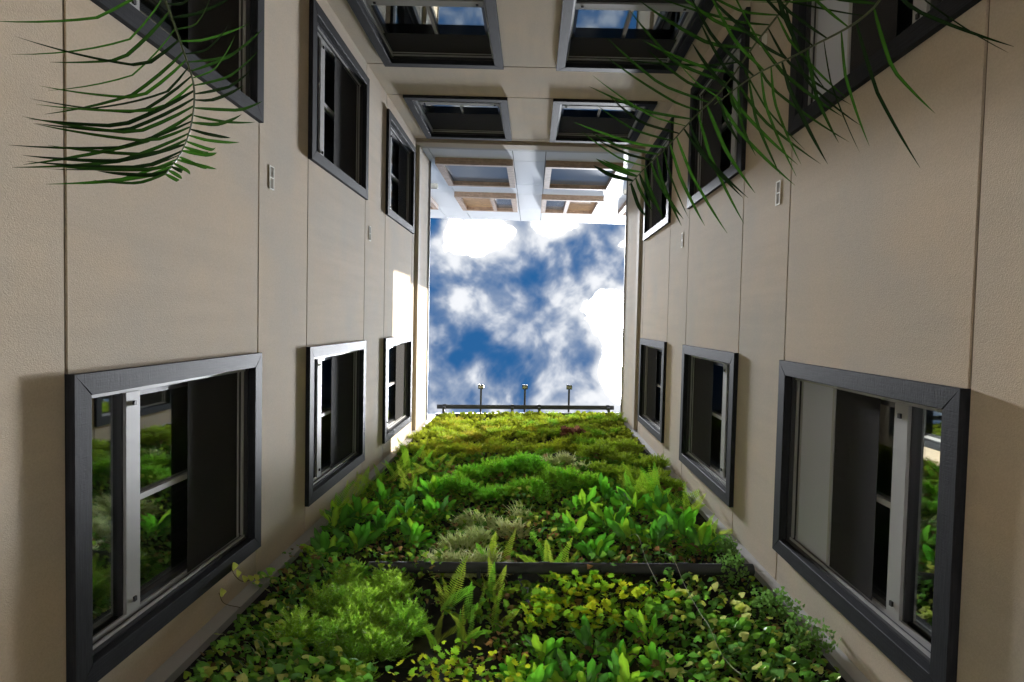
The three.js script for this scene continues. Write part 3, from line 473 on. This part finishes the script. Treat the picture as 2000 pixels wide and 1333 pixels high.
const build = {
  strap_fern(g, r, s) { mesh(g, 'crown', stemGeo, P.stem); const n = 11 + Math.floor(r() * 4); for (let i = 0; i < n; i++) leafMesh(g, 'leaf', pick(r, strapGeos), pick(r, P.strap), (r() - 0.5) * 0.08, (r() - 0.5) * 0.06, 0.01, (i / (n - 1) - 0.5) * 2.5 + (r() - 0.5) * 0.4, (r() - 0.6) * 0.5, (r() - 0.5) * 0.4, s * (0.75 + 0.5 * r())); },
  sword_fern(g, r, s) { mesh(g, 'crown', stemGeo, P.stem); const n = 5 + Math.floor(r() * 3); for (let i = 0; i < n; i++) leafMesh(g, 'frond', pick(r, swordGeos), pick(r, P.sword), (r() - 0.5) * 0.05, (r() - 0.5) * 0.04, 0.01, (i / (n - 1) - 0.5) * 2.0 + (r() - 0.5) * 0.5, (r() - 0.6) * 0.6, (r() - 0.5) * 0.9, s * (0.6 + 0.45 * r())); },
  feather(g, r, s, mats, geos, n, spread, size) { mesh(g, 'crown', stemGeo, P.stem); for (let i = 0; i < n; i++) leafMesh(g, 'plume', pick(r, geos), pick(r, mats), (r() - 0.5) * spread * s, (r() - 0.5) * spread * s, 0.0 + 0.06 * r(), (r() - 0.5) * 0.9, (r() - 0.5) * 0.6, (r() - 0.5) * 2, s * size * (0.8 + 0.4 * r())); },
  feathery_fern(g, r, s, key) { key === 'featherBush' ? this.feather(g, r, s, P.feather, plumes, 8, 0.46, 0.27) : this.feather(g, r, s, P.mid, plumes, 5, 0.42, 0.36); },
  olive_fern(g, r, s) { this.feather(g, r, s, P.olive, plumes, 7, 0.62, 0.33); },
  yellow_moss_fern(g, r, s, key, i, n) { const right = i / n; this.feather(g, r, s, right > 0.75 ? [P.moss[2], P.moss[1]] : right > 0.45 ? [P.moss[1], P.moss[2], P.moss[0]] : [P.moss[0], P.moss[1], P.moss[3]], mossPlumes, 8, 0.8, 0.29); },
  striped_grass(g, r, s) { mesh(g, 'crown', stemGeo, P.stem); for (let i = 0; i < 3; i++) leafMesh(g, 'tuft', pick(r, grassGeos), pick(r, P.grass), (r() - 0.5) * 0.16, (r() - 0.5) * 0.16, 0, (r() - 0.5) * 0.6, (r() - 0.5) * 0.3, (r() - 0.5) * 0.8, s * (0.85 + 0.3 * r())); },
  patch(g, r, s, geos, mats, n, w, h, size, out) { mesh(g, 'stem', stemGeo, P.stem); for (let i = 0; i < n; i++) { const a = r() * 6.283, q = Math.sqrt(r()); leafMesh(g, 'leaf', pick(r, geos), pick(r, mats), Math.cos(a) * q * w, Math.sin(a) * q * h, 0.02 + out * r(), (r() - 0.5) * 2.2, 0.1 + 0.9 * r(), (r() - 0.5) * 0.9, s * size * (0.65 + 0.7 * r())); } },
  ivy_plant(g, r, s, key) { this.patch(g, r, s, ivyGeos, key === 'ivyMid' ? [P.ivy[0], P.ivy[3], P.ivy[1], P.ivy[2], P.dry[0]] : [P.ivy[0], P.ivy[0], P.ivy[1], P.ivy[1], P.ivy[2], P.ivy[3], P.ivy[4]], 48, 0.25, 0.21, 0.053, 0.13); },
  lobed_leaf_plant(g, r, s) { this.patch(g, r, s, lobeGeos, P.lobed, 36, 0.2, 0.17, 0.052, 0.15); },
  dry_leaf_plant(g, r, s) { this.patch(g, r, s, ivyGeos, P.dry, 20, 0.2, 0.16, 0.036, 0.08); },
  red_leaf_plant(g, r, s) { this.patch(g, r, s, lobeGeos, P.red, 34, 0.19, 0.16, 0.09, 0.14); },
  small_leaf_shrub(g, r, s) { mesh(g, 'crown', stemGeo, P.stem); for (let i = 0; i < 2; i++) leafMesh(g, 'foliage', shrubGeos[i], P.shrub[0], (r() - 0.5) * 0.08, (r() - 0.5) * 0.1, 0, (r() - 0.5), 0, (r() - 0.5), s); },
};
let plantSeed = 500;
const BIG = { strapBottom: 0.88, strapRight: 1.35, strapLeft: 1.35, swordLeft: 1.6, swordRight: 1.6, featherMid: 1.1, swordGutter: 0.95 };
for (const [key, [name, spots]] of Object.entries(PLANTS)) {
  const [what, where] = PHRASE[key];
  spots.forEach(([x, y, s], i) => {
    const label = spots.length > 1 ? `${what}, ${ORD[i]} ${where}` : what;
    const lift = key.startsWith('top') ? 0.28 * Math.sin(i * 2.4 + key.length) : 0;                    // the clumps do not stand in strict rows
    const g = thing(name, label, CAT[name], [x, y + lift, wallZ(x)], -0.03, GROUP[name]);
    build[name](g, rng(plantSeed++), s * (BIG[key] ?? 1), key, i, spots.length);
  });
}
{ // low undergrowth that fills the wall between the plants
  const r = rng(4242), N = 19000, geo = ivyGeos[0], mat = leafMat(1, 1, 1, { clearcoat: 0.1 });
  const im = new THREE.InstancedMesh(geo, mat, N); im.name = 'undergrowth'; im.castShadow = im.receiveShadow = true;
  const d = new THREE.Object3D(), c = new THREE.Color(); d.rotation.order = 'YXZ'; let k = 0;
  while (k < N) {
    const x = -2.08 + 3.96 * r(), h = 2.2 + 11.0 * Math.pow(r(), 1.1), den = fbm(x * 2.2 + 7, h * 1.6, 91, 3), bare = Math.exp(-((x + 0.35) ** 2) / 0.25 - ((h - 3.45) ** 2) / 0.12);
    if (den < 0.36 + 0.28 * bare || (Math.abs(h - 4.80) < 0.1 && x > -0.7)) continue;
    d.position.set(x, Y(h), wallZ(x) + 0.005 + (h > 6 ? 0.10 : Math.abs(h - 4.80) < 0.2 && x < -0.7 ? 0.24 : 0.08) * r()); d.rotation.set(0.1 + 1.0 * r(), (r() - 0.5) * 2.6, (r() - 0.5) * 1.2); d.scale.setScalar((h > 7 ? 0.055 : 0.038) * (0.6 + 0.8 * r())); d.updateMatrix(); im.setMatrixAt(k, d.matrix);
    const t = r(), v = 0.6 + 0.7 * r();
    if (h > 9) c.setRGB(0.30 * v, 0.36 * v, 0.03 * v); else if (t < 0.13) c.setRGB(0.28 * v, 0.17 * v, 0.07 * v); else if (t < 0.65) c.setRGB(0.12 * v, 0.3 * v, 0.035 * v); else c.setRGB(0.28 * v, 0.42 * v, 0.04 * v);
    im.setColorAt(k, c); k++;
  }
  im.userData = { kind: 'stuff', label: 'low mixed leaves covering the wall between the larger plants', category: 'undergrowth' };
  scene.add(im);
}
{ // dry pale runners hanging over the leaves and one ivy shoot on the left wall
  const vine = (pts, label) => { const g = thing('dry_vine', label, 'vine', [pts[0][0], Y(pts[0][1]), -1.97], 0, 'dry runners over the planting'); mesh(g, 'runner', tube(pts.map(([x, h], i) => [x - pts[0][0], h - pts[0][1], 0.02 * Math.sin(i * 2) + (i ? 0.02 : -0.16)]), 0.0017, 40, 5), M.vineDry); };
  M.vineDry = std({ color: rgb(0.42, 0.38, 0.29), roughness: 0.9 });
  vine([[0.985, 5.745], [1.0, 5.268], [0.99, 4.808], [0.986, 4.335]], 'shorter pale dry runner crossing the gutter pipe');
  vine([[1.165, 5.283], [1.197, 4.826], [1.189, 4.31], [1.182, 3.893], [1.175, 3.697], [1.172, 3.438], [1.189, 3.31], [1.199, 3.191]], 'long pale dry runner trailing down to the lower right');
  const s = thing('ivy_shoot', 'thin ivy shoot with small pale leaves creeping over the left wall', 'ivy', [-2.2, Y(4.70), -2.16]);
  mesh(s, 'shoot', tube([[0.06, 0, -0.02], [-0.02, -0.08, 0], [-0.03, -0.29, 0.07], [-0.03, -0.43, 0.2], [-0.02, -0.47, 0.27]], 0.003, 30, 5), P.stem);
  mesh(s, 'shoot', tube([[0.06, -0.5, -0.03], [-0.02, -0.58, 0.04], [-0.03, -0.63, 0.14]], 0.0025, 20, 5), P.stem);
  const r = rng(8); for (const [y, z] of [[-0.1, 0.01], [-0.2, 0.05], [-0.3, 0.09], [-0.4, 0.18], [-0.46, 0.26], [-0.63, 0.14]]) leafMesh(s, 'leaf', ivyGeos[1], P.ivy[2], -0.02, y, z, 1.2, 0.5 * r(), r() - 0.5, 0.055);
}

// ---------------------------------------------------------------- palms beside the camera
function addFrond(palm, path, opt) {                    // path: rachis points [x, y, z] from base to tip; leaflets droop under their own weight
  const r = rng(opt.seed), g = part(palm, 'frond'), curve = new THREE.CatmullRomCurve3(path.map((p) => new THREE.Vector3(...p)));
  const n = opt.n, segs = 40, pos = []; 
  mesh(g, 'rachis', taperTube(curve, segs, opt.r0 ?? 0.008, 0.0016), P.palmStalk);
  const merged = [];
  for (let i = 0; i < n; i++) for (const side of [-1, 1]) {
    const t = Math.min(0.995, (opt.from ?? 0.2) + (1 - (opt.from ?? 0.2)) * ((i + 0.35 * (side > 0 ? 1 : 0) + 0.3 * r()) / n)), p = curve.getPoint(t), T = curve.getTangent(t);
    const S = new THREE.Vector3().crossVectors(T, V3(0, 1, 0)).normalize().multiplyScalar(side);
    const L = (opt.len ?? 0.42) * (0.6 + 0.55 * Math.sin(Math.PI * Math.min(1, 0.15 + 0.9 * t))) * (0.85 + 0.3 * r()) * (t > 0.9 ? 0.75 : 1) * (side > 0 ? (opt.rightLen ?? 1) : 1);
    const dir = S.clone().multiplyScalar(0.86).addScaledVector(T, (opt.fwd ?? 0.35) + 0.5 * Math.max(0, t - 0.6) * 2 + (r() - 0.5) * (opt.jit ?? 0.3)).add(V3(0, 0.12 + (r() - 0.5) * (opt.jit ?? 0.3), 0)).normalize();
    const pts = [p.clone()], m = 9, kink = 0.3 + 0.3 * r(), droop = (opt.droop ?? 1) * (0.75 + 0.5 * r()); let d = dir.clone();
    for (let k = 1; k <= m; k++) { const q = k / m; d.y -= droop * (side > 0 ? (opt.rightDroop ?? 1) : 1) * (Math.abs(q - kink) < 0.085 ? 0.6 : 0.07); d.normalize(); pts.push(pts[k - 1].clone().addScaledVector(d, L / m)); }
    pts.side = new THREE.Vector3().crossVectors(dir, V3(0, 1, 0)).normalize().applyAxisAngle(dir, (r() - 0.5) * 1.4);
    const w = (opt.w ?? 0.014) * (0.8 + 0.4 * r()), geo = ribbon(pts, pts.map((_, k) => w * [0.45, 0.85, 1, 1, 1, 0.95, 0.85, 0.68, 0.42, 0.05][k]), 0.5, 0.2);
    if (opt.merge) merged.push(geo); else mesh(g, 'leaflet', geo, pick(r, P.palm));
  }
  if (opt.merge) mesh(g, 'leaflets', mergeGeometries(merged), P.palm[0]);
}
function taperTube(curve, n, r0, r1) {
  const g = new THREE.TubeGeometry(curve, n, 1, 6), p = g.attributes.position, c = new THREE.Vector3();
  for (let i = 0; i <= n; i++) { curve.getPointAt(i / n, c); const r = r0 + (r1 - r0) * i / n; for (let j = 0; j <= 6; j++) { const k = i * 7 + j; p.setXYZ(k, c.x + (p.getX(k) - c.x) * r, c.y + (p.getY(k) - c.y) * r, c.z + (p.getZ(k) - c.z) * r); } }
  return g;
}
function addPalm(label, bx, bz, crownRel, seen, others) {
  const palm = thing('palm_tree', label, 'palm', [bx, 0, bz], 0, 'palms beside the camera'), cy = Y(crownRel), r = rng(Math.round(bx * 100) + 999);
  const pts = [], prof = []; for (let i = 0; i <= 40; i++) { const t = i / 40; prof.push(new THREE.Vector2(0.085 - 0.025 * t + (i % 2 ? 0.008 : 0) + (t < 0.06 ? 0.03 : 0), t * (cy - 0.05))); }
  prof.push(new THREE.Vector2(0.0, cy));
  mesh(palm, 'trunk', new THREE.LatheGeometry(prof, 14), P.trunk);
  const local = ([x, h, z]) => [x - bx, Y(h), z - bz];
  for (const f of seen) addFrond(palm, [[0, cy - 0.04, 0], ...f.path.map(local)], f);
  others.forEach(([az, rise, len], i) => { const c = Math.cos(az), s = Math.sin(az); addFrond(palm, [[0, cy - 0.04, 0], [c * len * 0.3, cy + rise * 0.7, s * len * 0.3], [c * len * 0.65, cy + rise, s * len * 0.65], [c * len, cy + rise * 0.5, s * len]], { seed: 60 + i, n: 26, merge: true, len: 0.36 }); });
}
addPalm('palm at upper left, one fine-leaved frond drooping over the left wall', -1.62, 1.85, 1.75, [
  { path: [[-1.5, 2.12, 1.45], [-1.39, 2.15, 1.162], [-1.275, 2.08, 0.938], [-1.191, 2.0, 0.789], [-1.147, 1.92, 0.656], [-1.128, 1.85, 0.549], [-1.118, 1.78, 0.47], [-1.112, 1.72, 0.414]], seed: 5, rightDroop: 0.45, rightLen: 0.55, n: 27, len: 0.5, from: 0.18, droop: 1.15, w: 0.0125 },
], [[1.2, 0.5, 0.9], [2.2, 0.6, 0.6], [0.5, 0.55, 0.8], [1.7, 0.7, 0.9]]);
addPalm('palm at upper right, long dark fronds hanging before the right wall', 1.42, 1.95, 1.85, [
  { path: [[1.2, 2.35, 1.6], [0.993, 2.4, 1.297], [0.857, 2.38, 1.116], [0.729, 2.33, 0.931], [0.59, 2.26, 0.781], [0.488, 2.18, 0.659], [0.384, 2.08, 0.548], [0.314, 1.98, 0.463]], seed: 12, jit: 0.45, n: 22, len: 0.45, from: 0.24, droop: 0.5, w: 0.0115, fwd: 0.5 },
  { path: [[1.33, 2.1, 1.55], [1.204, 2.15, 1.16], [0.953, 2.12, 0.984], [0.756, 2.06, 0.869], [0.583, 1.96, 0.726]], seed: 31, jit: 0.6, n: 15, len: 0.46, from: 0.3, droop: 0.42, w: 0.012, fwd: 0.3 },
], [[1.2, 0.5, 0.9], [0.7, 0.55, 0.6], [2.0, 0.6, 0.8], [1.6, 0.7, 0.9]]);

renderer.render(scene, camera);
